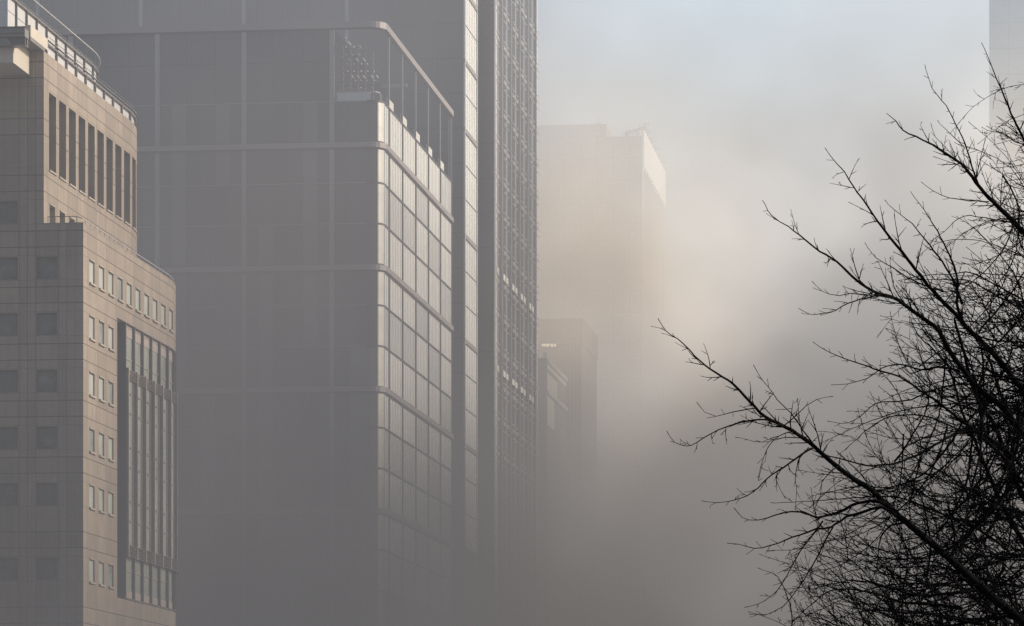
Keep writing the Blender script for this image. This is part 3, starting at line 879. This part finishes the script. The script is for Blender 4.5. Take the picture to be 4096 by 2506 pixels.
#TREE_BEGIN
# ================================================================== BARE TREES
def conv_a(p): return (2600 + p[0] / 1.2005, 1250 + p[1] / 1.2005)     # traced limbs, lower enlargement
def conv_b(p): return (2900 + p[0] / 1.2567, 100 + p[1] / 1.2567)      # traced limbs, upper enlargement
LIMBS = [   # (points tip -> root, tip radius mm, root radius mm, depth at tip, depth at root)
 ([conv_a(p) for p in ((42,28),(75,90),(160,150),(215,210),(290,275),(400,345),(480,430),(550,500),(650,550),(740,605),(850,700),(960,790),(1060,850),(1130,920),(1220,1000),(1310,1075),(1400,1150),(1500,1240),(1600,1330),(1720,1430),(1850,1540),(2010,1700))], 2.2, 44, 32.0, 34.5),
 ([conv_b(p) for p in ((190,880),(235,960),(320,1015),(400,1080),(480,1140),(560,1190),(640,1265),(720,1325),(780,1355),(850,1375),(920,1420),(980,1465))] + [conv_a(p) for p in ((1363,62),(1400,110),(1440,190),(1500,270),(1550,340),(1620,400),(1700,460),(1750,530),(1796,590),(1880,720),(1960,900),(2040,1150))], 2.2, 40, 33.5, 35.5),
 ([conv_b(p) for p in ((502,617),(545,680),(600,740),(650,820),(700,890),(750,965),(810,1040),(860,1110),(920,1180),(980,1260),(1040,1330),(1100,1400),(1160,1460))] + [conv_a(p) for p in ((1510,60),(1580,130),(1650,200),(1720,290),(1796,380),(1870,500),(1950,680),(2050,950))], 2.2, 38, 34.5, 36),
 ([conv_b(p) for p in ((815,447),(860,485),(895,530),(960,565),(1030,595),(1100,640),(1160,680),(1210,720),(1260,790),(1310,850),(1370,910),(1430,970),(1503,1045),(1580,1160),(1650,1330),(1720,1560))], 2.2, 34, 35, 36.5),
 ([conv_b(p) for p in ((1003,198),(1025,270),(1040,320),(1090,380),(1130,440),(1160,500),(1195,570),(1220,640),(1250,740),(1275,805))], 2.0, 8, 35.2, 35.4),
 ([conv_b(p) for p in ((1290,88),(1320,150),(1340,210),(1380,300),(1410,370),(1440,450),(1480,530),(1530,640),(1600,800),(1660,1000),(1720,1300))], 2.2, 26, 36, 37),
 ([conv_b(p) for p in ((372,1428),(430,1455),(530,1445),(620,1400),(700,1375),(780,1358))], 1.8, 7, 33.2, 34),
 ([conv_b(p) for p in ((437,1290),(490,1340),(560,1360),(640,1350),(740,1360),(850,1378))], 1.6, 6, 33.4, 34),
 ([conv_b(p) for p in ((932,838),(1000,930),(1050,1010),(1100,1100),(1140,1180),(1170,1290),(1165,1400),(1200,1500))], 1.8, 13, 35.5, 35.0),
 ([conv_b(p) for p in ((805,880),(850,930),(920,980),(980,1050),(1030,1110),(1090,1190),(1150,1290),(1190,1400))], 1.8, 11, 35.8, 35.0),
 ([conv_b(p) for p in ((620,892),(700,930),(750,965))], 1.5, 4, 34.4, 34.6),
 ([conv_b(p) for p in ((985,787),(1050,840),(1130,870),(1230,885),(1330,890))], 1.6, 6, 35.2, 35.3),
 ([conv_b(p) for p in ((1033,495),(1060,565),(1100,610),(1150,660),(1200,715))], 1.5, 4, 35.2, 35.3),
 ([conv_b(p) for p in ((1068,480),(1130,545),(1180,590),(1200,620))], 1.5, 4, 35.2, 35.3),
 ([conv_b(p) for p in ((1290,513),(1340,540),(1400,545),(1460,590),(1503,600),(1560,690))], 1.5, 7, 36, 36.5),
 ([conv_b(p) for p in ((700,1095),(760,1170),(840,1220),(900,1260),(1000,1310),(1100,1340))], 1.7, 8, 34.6, 35.2),
 ([conv_b(p) for p in ((1045,660),(1100,680),(1160,700),(1210,725))], 1.4, 4, 35.2, 35.3),
 ([conv_a(p) for p in ((783,142),(840,180),(930,220),(1020,250),(1100,280),(1200,310),(1290,370),(1380,430),(1470,500),(1580,590),(1700,700),(1850,900))], 1.8, 18, 34.2, 35),
 ([conv_a(p) for p in ((80,570),(120,625),(200,640),(260,600),(330,565),(400,540),(480,520),(560,515),(640,545))], 1.7, 8, 32, 32.5),
 ([conv_a(p) for p in ((220,432),(260,480),(320,498),(400,480),(470,465),(505,462))], 1.5, 5, 32, 32.3),
 ([conv_a(p) for p in ((250,910),(350,912),(430,895),(500,860),(560,800),(640,745),(720,690),(785,650))], 1.7, 8, 32.2, 32.8),
 ([conv_a(p) for p in ((497,250),(520,300),(570,360),(610,420),(660,465),(710,530),(760,600),(800,650),(860,700))], 1.8, 7, 32.3, 32.9),
 ([conv_a(p) for p in ((780,662),(860,690),(940,710),(1040,735),(1150,730),(1250,700),(1350,650),(1430,600),(1530,570),(1640,610),(1750,700),(1880,850))], 4, 17, 33.5, 35),
 ([conv_a(p) for p in ((880,405),(800,420),(750,450),(700,500),(640,545))], 1.5, 5, 32.4, 32.6),
 ([conv_a(p) for p in ((405,940),(440,985),(520,1000),(600,975),(680,958),(740,960),(800,985),(870,970),(940,945),(1000,915),(1060,905),(1130,920))], 1.7, 14, 32.8, 33.2),
 ([conv_a(p) for p in ((370,1107),(430,1115),(500,1135),(580,1120),(650,1095),(720,1070),(800,1040),(870,1030),(940,985),(1020,960),(1110,935),(1180,975))], 1.7, 13, 32.6, 33.3),
 ([conv_a(p) for p in ((455,1418),(520,1400),(580,1365),(640,1300),(680,1220),(720,1150),(780,1070),(830,1000))], 1.6, 7, 32.7, 33),
 ([conv_a(p) for p in ((475,1450),(560,1450),(640,1410),(700,1340),(760,1250),(800,1180),(850,1080),(880,1030))], 1.6, 7, 32.9, 33.1),
 ([conv_a(p) for p in ((540,730),(520,810),(530,740),(560,660),(600,610),(650,580),(690,575))], 1.5, 4, 32.4, 32.6),
 ([conv_a(p) for p in ((700,950),(702,860),(700,780),(720,700),(760,650))], 1.4, 4, 32.6, 32.8),
 ([conv_a(p) for p in ((650,900),(625,850),(605,790),(640,745))], 1.3, 3.2, 32.5, 32.6),
 ([conv_a(p) for p in ((780,960),(820,880),(825,820),(870,760),(900,740))], 1.6, 5, 32.9, 33.1),
 ([conv_a(p) for p in ((875,740),(885,850),(900,930),(940,1100),(950,1200))], 1.6, 4, 33.6, 33.4),
 ([conv_a(p) for p in ((850,525),(950,530),(1010,500),(1080,440),(1150,430),(1250,420),(1340,380),(1450,350),(1540,345))], 1.8, 9, 34.6, 35),
 ([conv_a(p) for p in ((870,350),(950,345),(1040,320),(1110,270),(1200,250),(1300,275),(1400,265),(1490,280))], 1.7, 10, 34.6, 34.4),
 ([conv_a(p) for p in ((410,600),(500,620),(570,618),(650,600),(740,605))], 1.4, 4, 32.4, 32.6),
 ([conv_a(p) for p in ((900,690),(980,620),(1060,550),(1160,500),(1300,495),(1430,540),(1550,600))], 1.7, 9, 34.0, 34.8),
 ([conv_a(p) for p in ((700,1280),(760,1330),(850,1310),(950,1290),(1050,1295),(1180,1330),(1300,1360),(1450,1350),(1600,1330))], 1.8, 15, 33.4, 34.4),
 ([conv_a(p) for p in ((690,1480),(780,1400),(860,1340),(960,1330),(1080,1350),(1200,1390),(1320,1400),(1500,1420))], 1.8, 14, 33.6, 34.2),
 ([conv_a(p) for p in ((690,1190),(740,1230),(800,1260),(870,1290),(960,1300))], 1.5, 6, 33.2, 33.4),
 ([conv_a(p) for p in ((840,1500),(960,1450),(1080,1430),(1200,1440),(1350,1450),(1600,1500))], 1.8, 12, 33.6, 34.4),
 ([conv_a(p) for p in ((1085,1280),(1095,1160),(1110,1080),(1160,1020),(1240,1010))], 1.8, 10, 33.6, 33.8),
 ([conv_a(p) for p in ((1460,20),(1480,100),(1510,200),(1540,330),(1580,430),(1640,520),(1700,650),(1760,820),(1860,1000))], 10, 26, 36.2, 36.6),
 ([conv_a(p) for p in ((1250,30),(1290,110),(1350,170),(1430,260),(1470,380),(1500,480),(1560,620),(1620,760),(1680,900),(1780,1080),(1900,1250))], 4, 24, 35.6, 35.4),
]
def to3(px, py, Y): return Vector(((px - CX) / F * Y, Y, EYE + (HY - py) / F * Y))
def spline(pts, step):
    out = []
    P = [pts[0]] + pts + [pts[-1]]
    for i in range(1, len(P) - 2):
        p0, p1, p2, p3 = P[i - 1], P[i], P[i + 1], P[i + 2]
        n = max(1, int((p2 - p1).length / step))
        for k in range(n):
            t = k / n
            out.append(.5 * ((2 * p1) + (p2 - p0) * t + (2 * p0 - 5 * p1 + 4 * p2 - p3) * t * t + (3 * p1 - p0 - 3 * p2 + p3) * t ** 3))
    out.append(P[-2]); return out
rt = random.Random(11)
def rv(): return Vector((rt.gauss(0, 1), rt.gauss(0, 1), rt.gauss(0, 1)))
def visible(p, pad=120):
    if p.y < 1: return False
    x = CX + F * p.x / p.y; y = HY - F * (p.z - EYE) / p.y
    return -pad < x < 4096 + pad and -pad < y < 2506 + pad
def grow(mb, p, d, L, r0, lvl, twig_mb=None):
    """one shoot: bends, tapers, carries alternate side shoots and ends in a bud"""
    d = d.normalized(); st = .022 if lvl > 0 else .035
    n = max(3, int(L / st)); pts = [p]; rad = [r0]
    ax = rv().normalized(); bend = rt.choice((-1, 1)) * rt.uniform(.03, .14) if lvl else rt.choice((-1, 1)) * rt.uniform(.015, .07)
    side = 1 if rt.random() < .5 else -1
    nxt = rt.uniform(.15, .35) * L * .4; run = 0
    kids = []
    for i in range(n):
        d = (d + d.cross(ax) * bend + rv() * .035 + Vector((0, 0, UPT * .7))).normalized()
        p = p + d * (L / n); pts.append(p)
        t = (i + 1) / n; rad.append(max(.0017, r0 * (1 - t) ** .8 + .0014))
        run += L / n
        if lvl < MAXL and run > nxt and t < .94 and n > 3:
            perp = d.cross(rv()).normalized()
            if perp.y * perp.y > .5: perp.y *= .5
            side = -side; perp *= side if perp.x < 0 else -side
            kd = (d * rt.uniform(.8, 1.25) + perp * rt.uniform(.45, .85)).normalized()
            kl = (L * (1 - t * .75)) * rt.uniform(.25, .55)
            if kl > .035: kids.append((p, kd, kl, max(.0016, rad[-1] * .7)))
            run = 0; nxt = rt.uniform(.04, .11) * (1 + L * .5)
        elif lvl and rt.random() < .06: kids.append((p, (d + d.cross(rv())).normalized(), rt.uniform(.012, .03), .0016))
    rad[-1] = .0022
    if lvl >= 1: rad[-1] = .0026 if rt.random() < .7 else .0014
    (mb if lvl == 0 or twig_mb is None else twig_mb).tube(pts, rad, 'bark', 5 if r0 > .006 else 3)
    for k in kids: grow(mb, *k, lvl + 1 if k[2] > .035 else 9, twig_mb)
def clothe(curve, rads, dens, twig_mb, l0=.14, l1=.55, tipfree=0.0):
    """side shoots along a limb, longer away from its tip"""
    tot = sum((b - a).length for a, b in zip(curve, curve[1:])); run = 0; s = 0; nxt = .04
    side = 1
    for i in range(1, len(curve) - 1):
        seg = (curve[i] - curve[i - 1]).length; run += seg; s += seg
        if run < nxt or s < tipfree: continue
        run = 0; nxt = rt.uniform(.5, 1.5) * dens
        if not visible(curve[i], 500): continue
        t = min(1, s / 1.6)
        d = (curve[i - 1] - curve[i]).normalized()          # pointing to the tip
        perp = d.cross(rv()).normalized(); perp.y *= .7; side = -side
        if (perp.z > 0) != (side > 0): perp = -perp
        L = rt.uniform(l0, l1) * (.25 + .75 * t)
        grow(twig_mb, curve[i], d * rt.uniform(.6, 1.1) + perp * rt.uniform(.5, 1.0), L, max(.0018, min(.0055, rads[i] * .5)), 0 if L > .22 else 1, twig_mb)
MAXL, UPT = 2, .035
NB, REST = {}, {}
tree = bpy.data.objects.new('bare_tree', None); C.objects.link(tree)
tree.location = (5.2, 36, 0)
tag(tree, 'large leafless tree in dark silhouette, long upswept limbs reaching in front of the sky', 'tree')
off = -Vector(tree.location)
def add_limb(pts, r0, r1, y0, y1, dens, l0=.14, l1=.5, parent=None, tw=None, tipfree=.12, name='limb'):
    n = len(pts)
    P3 = [to3(x, y, y0 + (y1 - y0) * i / (n - 1) + rt.uniform(-.05, .05)) for i, (x, y) in enumerate(pts)]
    cv_ = spline(P3, .06); m_ = len(cv_)
    rads = [1.18 * (r0 + (r1 - r0) * (i / (m_ - 1)) ** 1.1) / 1000 * rt.uniform(.93, 1.07) for i in range(m_)]
    rads[0] = .003
    cv2 = [c + rv() * .0025 for c in cv_]
    if name == 'branch':
        NB[parent.name] = NB.get(parent.name, 0) + 1
    if name == 'branch' and NB[parent.name] > 90:
        REST.setdefault(parent.name, MB()).tube(cv2, rads, 'bark', 5)
    else:
        mb = MB(); mb.tube(cv2, rads, 'bark', 7 if r1 > 10 else 5)
        o = mb.build(name, parent, smooth=True); o.location = -parent.location
    clothe(cv2, rads, dens, tw, l0, l1, tipfree)
    return cv2, rads
twigs = MB()
roots = []
for pts, r0, r1, y0, y1 in LIMBS:
    big = r1 > 20
    cv_, rd = add_limb(pts, r0, r1, y0, y1, .075 if big else .05, .10, .50 if big else .28, tree, twigs)
    if big: roots.append(cv_[-1])
# trunk, outside the frame to the lower right
base = Vector((5.2, 36, 0)); fork = Vector((5.05, 35.6, 2.6))
m = MB(); tp = spline([base, Vector((5.22, 35.9, .8)), Vector((5.1, 35.7, 1.8)), fork, Vector((5.1, 35.8, 4.2)), Vector((5.25, 36.2, 6.5))], .2)
m.tube(tp, [.26 - .17 * i / (len(tp) - 1) + (.10 if i == 0 else 0) for i in range(len(tp))], 'bark', 12)
o = m.build('trunk', tree, smooth=True); o.location = -tree.location
for r_ in roots:      # join every main limb to the trunk
    q = min(tp, key=lambda t: (t - (r_ + Vector((0, 0, -1.0)))).length)
    m = MB(); cvv_ = spline([r_, (r_ + q) / 2 + Vector((0, 0, -.12)), q], .1)
    m.tube(cvv_, [.044 + .03 * i / len(cvv_) for i in range(len(cvv_))], 'bark', 8)
    o = m.build('limb', tree, smooth=True); o.location = -tree.location
# inner limbs of the crown, from the trunk side outwards
def env(y):      # left edge of the dense crown in the photograph at row y
    T_ = ((600, 4150), (900, 3760), (1100, 3600), (1300, 3500), (1500, 3380), (1700, 3260), (1900, 3160), (2150, 3060), (2400, 2960), (2700, 2900))
    for (a, xa), (b, xb) in zip(T_, T_[1:]):
        if a <= y <= b: return xa + (xb - xa) * (y - a) / (b - a)
    return 4150 if y < 600 else 2900
def inner(n, ylo, yhi, Y0, Y1, parent, tw, ln, r1, dens, xmin=0):
    for k in range(n):
        ty = rt.uniform(ylo, yhi); tx = env(ty) + abs(rt.gauss(0, 1)) * 360 + xmin
        if tx > 4300: tx = 4096 - rt.uniform(0, 300)
        ang = R(rt.choice((rt.uniform(15, 55), rt.uniform(-25, 20), rt.uniform(35, 58))))
        Lp = rt.uniform(500, 1100) * ln
        # tip -> root runs right and down (negative angle: root above the tip, drooping)
        bow = rt.uniform(.15, .75) * rt.choice((-1, 1))
        pts = []
        for i in range(7):
            t = i / 6; a = ang + bow * (t - .5) * 2
            pts.append((tx + Lp * t * math.cos(a) + rt.gauss(0, 8), ty + Lp * t * math.sin(a) + rt.gauss(0, 8)))
        Y = rt.uniform(Y0, Y1)
        add_limb(pts, 1.8, r1 * rt.uniform(.6, 1.2), Y, Y + rt.uniform(-.4, .6), dens, .10, .38, parent, tw, .08, name='branch')
inner(120, 450, 1400, 34.5, 38, tree, twigs, 1.0, 9, .05)
inner(120, 1000, 2500, 33.2, 37.5, tree, twigs, 1.0, 10, .05)
inner(40, 1700, 2560, 33.2, 36.5, tree, twigs, .9, 11, .05, 250)
o = twigs.build('crown', tree); o.location = -tree.location
# a second, lower tree fills the dense corner
tree2 = bpy.data.objects.new('bare_tree', None); C.objects.link(tree2)
tree2.location = (5.9, 40.5, 0)
tag(tree2, 'lower leafless tree behind, a dense tangle of dark twigs filling the bottom corner', 'tree')
tw2 = MB()
m = MB(); tp = spline([Vector((5.9, 40.5, 0)), Vector((5.8, 40.4, 1.6)), Vector((5.7, 40.3, 3.4)), Vector((5.5, 40.2, 5.2))], .2)
m.tube(tp, [.20 - .15 * i / (len(tp) - 1) for i in range(len(tp))], 'bark', 10)
o = m.build('trunk', tree2, smooth=True); o.location = -tree2.location
inner(95, 1950, 2700, 38.5, 41.5, tree2, tw2, 1.1, 12, .05, 180)
o = tw2.build('crown', tree2); o.location = -tree2.location
for t_ in (tree, tree2):
    if t_.name in REST:
        o = REST[t_.name].build('branch', t_); o.location = -t_.location; o['kind'] = 'stuff'
#TREE_END
# ================================================================== GROUND
def sheet(name, pts, z, k, kind='structure'):
    m = MB(); m.face([(x, y, z) for x, y in pts], k); o = m.build(name); o['kind'] = kind; return o
sheet('ground', [(-3000, -600), (3000, -600), (3000, 5000), (-3000, 5000)], 0, 'paving')
def along(u, v):   # street coordinates -> world, starting below the stone building
    return (-6 + u * c_ + v * s_, 0 + -u * s_ + v * c_)
sheet('road', [along(0, -60), along(16, -60), along(16, 900), along(0, 900)], .004, 'asphalt')
sheet('road_marking', [along(7.9, -60), along(8.1, -60), along(8.1, 900), along(7.9, 900)], .008, 'paint')
for u0, u1 in ((-4.0, 0), (16, 20)):
    m = MB(); p = [along(u0, -60), along(u1, -60), along(u1, 900), along(u0, 900)]
    m.hexa([(x, y, 0.001) for x, y in p], [(x, y, .125) for x, y in p], 'paving'); o = m.build('pavement'); o['kind'] = 'structure'
#HAZE_BEGIN
# ================================================================== HAZE
def haze_material():
    m = bpy.data.materials.new('street_haze'); m.use_nodes = True; nt = m.node_tree; nt.nodes.clear()
    N, Lk = nt.nodes.new, nt.links.new
    def math_(op, a, b=None, clamp=False):
        n = N('ShaderNodeMath'); n.operation = op; n.use_clamp = clamp
        for i, x in enumerate((a, b)):
            if x is None: continue
            if isinstance(x, (int, float)): n.inputs[i].default_value = x
            else: Lk(x, n.inputs[i])
        return n.outputs[0]
    def ramp(x, a, b, lo, hi, smooth=True):
        n = N('ShaderNodeMapRange'); n.interpolation_type = 'SMOOTHSTEP' if smooth else 'LINEAR'
        Lk(x, n.inputs[0]); n.inputs[1].default_value = a; n.inputs[2].default_value = b
        n.inputs[3].default_value = lo; n.inputs[4].default_value = hi
        return n.outputs[0]
    out = N('ShaderNodeOutputMaterial'); g = N('ShaderNodeNewGeometry')
    sep = N('ShaderNodeSeparateXYZ'); Lk(g.outputs['Position'], sep.inputs[0])
    x, y, z = sep.outputs
    n1 = N('ShaderNodeTexNoise'); n1.inputs['Scale'].default_value = 1 / 34.0; n1.inputs['Detail'].default_value = 3.0
    n1.inputs['Roughness'].default_value = .5
    mp = N('ShaderNodeMapping'); mp.inputs['Location'].default_value = HZ_OFF; Lk(g.outputs['Position'], mp.inputs[0]); Lk(mp.outputs[0], n1.inputs['Vector'])
    pat = ramp(n1.outputs['Fac'], .38, .64, HZ_LO, HZ_HI)
    e = math_('EXPONENT', math_('MULTIPLY', z, -1 / HZ_H))
    dens = math_('ADD', math_('MULTIPLY', e, HZ_D1), HZ_D0)
    dens = math_('MULTIPLY', dens, pat)
    near_ = math_('MULTIPLY', ramp(y, 245, 315, 0, 1), ramp(x, -10, 10, 1, 0))
    thin = math_('MAXIMUM', ramp(y, 375, 410, 1, .28), ramp(z, 30, 62, 1.0, 0))
    near_ = math_('MULTIPLY', math_('MULTIPLY', near_, thin), ramp(z, 28, 60, 1.0, .60))
    street = math_('MULTIPLY', math_('MULTIPLY', ramp(z, 30, 54, 1, 0), ramp(y, 355, 395, 0, 1)), ramp(x, 30, 70, 1, 0))
    near_ = math_('MAXIMUM', near_, street)
    veil = math_('MULTIPLY', ramp(y, 90, 160, 0, HZ_NEAR), math_('MULTIPLY', ramp(z, 15, 60, .75, 1), ramp(x, -10, 10, 1, .2)))
    mask = math_('MAXIMUM', near_, math_('MULTIPLY', ramp(y, 462, 540, 0, HZ_FAR), ramp(z, 84, 114, 2.8, .62)))
    dens = math_('MULTIPLY', dens, math_('MAXIMUM', mask, veil))
    # clumps of smoke, low sun painted in as warmer emission
    warm = None
    for c0, r0 in (((8, 538, 74), 46), ((20, 550, 56), 26), ((84, 590, 96), 42), ((-31, 322, 30), 24), ((-20, 330, 52), 20)):
        vd = N('ShaderNodeVectorMath'); vd.operation = 'DISTANCE'; Lk(g.outputs['Position'], vd.inputs[0]); vd.inputs[1].default_value = c0
        q = ramp(vd.outputs['Value'], r0 * .25, r0, 1, 0)
        warm = q if warm is None else math_('MAXIMUM', warm, q)
    dens = math_('MULTIPLY', dens, math_('ADD', math_('MULTIPLY', warm, .9), 1))
    # emitted colour stands in for scattered light, dimming towards the street
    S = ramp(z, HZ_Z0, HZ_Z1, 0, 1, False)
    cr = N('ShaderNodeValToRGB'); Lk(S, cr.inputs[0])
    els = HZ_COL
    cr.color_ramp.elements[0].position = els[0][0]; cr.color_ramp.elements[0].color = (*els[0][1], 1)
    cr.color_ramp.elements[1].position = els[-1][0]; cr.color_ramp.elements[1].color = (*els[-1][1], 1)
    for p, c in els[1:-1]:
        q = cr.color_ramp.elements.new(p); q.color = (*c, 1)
    # painted shade: cool tint between the towers, brighter emission over the street
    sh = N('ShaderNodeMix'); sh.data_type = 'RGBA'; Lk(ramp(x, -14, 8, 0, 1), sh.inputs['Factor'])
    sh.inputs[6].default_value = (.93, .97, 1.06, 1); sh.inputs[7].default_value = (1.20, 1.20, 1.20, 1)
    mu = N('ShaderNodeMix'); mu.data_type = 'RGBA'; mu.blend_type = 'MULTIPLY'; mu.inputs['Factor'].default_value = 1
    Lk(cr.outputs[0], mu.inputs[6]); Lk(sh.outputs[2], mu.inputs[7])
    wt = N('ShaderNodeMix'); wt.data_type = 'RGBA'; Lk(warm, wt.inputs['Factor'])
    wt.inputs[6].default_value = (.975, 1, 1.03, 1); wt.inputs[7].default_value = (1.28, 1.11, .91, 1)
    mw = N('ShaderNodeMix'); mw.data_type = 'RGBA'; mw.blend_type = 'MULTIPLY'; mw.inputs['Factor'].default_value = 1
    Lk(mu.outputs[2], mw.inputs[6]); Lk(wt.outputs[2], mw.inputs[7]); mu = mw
    glow = ramp(n1.outputs['Fac'], .40, .62, 1.34, .70)  # dense smoke emits less: its shade is put into the glow
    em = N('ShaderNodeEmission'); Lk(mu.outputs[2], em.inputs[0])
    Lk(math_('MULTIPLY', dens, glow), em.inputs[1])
    ab = N('ShaderNodeVolumeAbsorption'); ab.inputs[0].default_value = (0, 0, 0, 1); Lk(math_('MULTIPLY', dens, 1 - HZ_SC), ab.inputs[1])
    sc = N('ShaderNodeVolumeScatter'); sc.inputs['Color'].default_value = (1, .98, .96, 1); sc.inputs['Anisotropy'].default_value = .45
    Lk(math_('MULTIPLY', dens, HZ_SC), sc.inputs['Density'])
    a1 = N('ShaderNodeAddShader'); a2 = N('ShaderNodeAddShader')
    Lk(em.outputs[0], a1.inputs[0]); Lk(ab.outputs[0], a1.inputs[1])
    if HZ_SC > 0:
        Lk(a1.outputs[0], a2.inputs[0]); Lk(sc.outputs[0], a2.inputs[1]); Lk(a2.outputs[0], out.inputs['Volume'])
    else: Lk(a1.outputs[0], out.inputs['Volume'])
    m.cycles.volume_step_rate = HZ_STEP
    return m
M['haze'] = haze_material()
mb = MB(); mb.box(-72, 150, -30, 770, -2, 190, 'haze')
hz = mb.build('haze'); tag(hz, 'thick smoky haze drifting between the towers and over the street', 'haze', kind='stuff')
scene.cycles.volume_max_steps = 256
#HAZE_END
# ================================================================== CAMERA
cam = bpy.data.cameras.new('camera'); co = bpy.data.objects.new('camera', cam); C.objects.link(co)
co.location = (0, 0, EYE); co.rotation_euler = (R(90), 0, 0)
cam.sensor_width = 36; cam.lens = F / 4096 * 36; cam.shift_y = (HY - 1253) / 4096
cam.clip_start = .5; cam.clip_end = 6000
scene.camera = co
# ================================================================== LIGHT
SUN_AZ, SUN_EL = R(SUN_AZ_D), R(SUN_EL_D)
w = bpy.data.worlds.new('World'); scene.world = w; w.use_nodes = True
nt = w.node_tree; bg = nt.nodes['Background']
sky = nt.nodes.new('ShaderNodeTexSky'); sky.sky_type = 'NISHITA'; sky.sun_disc = False
sky.sun_elevation = SUN_EL; sky.sun_rotation = R(90) - SUN_AZ
sky.air_density = 1.2; sky.dust_density = 3.0
nt.links.new(sky.outputs[0], bg.inputs[0]); bg.inputs[1].default_value = SKY_STR
sl = bpy.data.lights.new('sun', 'SUN'); sl.energy = SUN_STR; sl.angle = R(.5); sl.color = (1.0, .90, .78)
so = bpy.data.objects.new('sun', sl); C.objects.link(so)
to_sun = Vector((math.cos(SUN_AZ) * math.cos(SUN_EL), math.sin(SUN_AZ) * math.cos(SUN_EL), math.sin(SUN_EL)))
so.rotation_euler = to_sun.to_track_quat('Z', 'Y').to_euler(); so.location = (60, 40, 90)
scene.view_settings.view_transform = 'Standard'; scene.view_settings.look = 'None'
scene.view_settings.exposure = 0; scene.view_settings.gamma = 1
scene.cycles.max_bounces = 5; scene.cycles.diffuse_bounces = 1; scene.cycles.glossy_bounces = 2
scene.cycles.transmission_bounces = 1; scene.cycles.volume_bounces = 0; scene.cycles.transparent_max_bounces = 6
scene.cycles.use_denoising = True
scene.cycles.use_adaptive_sampling = True; scene.cycles.adaptive_threshold = 0.02
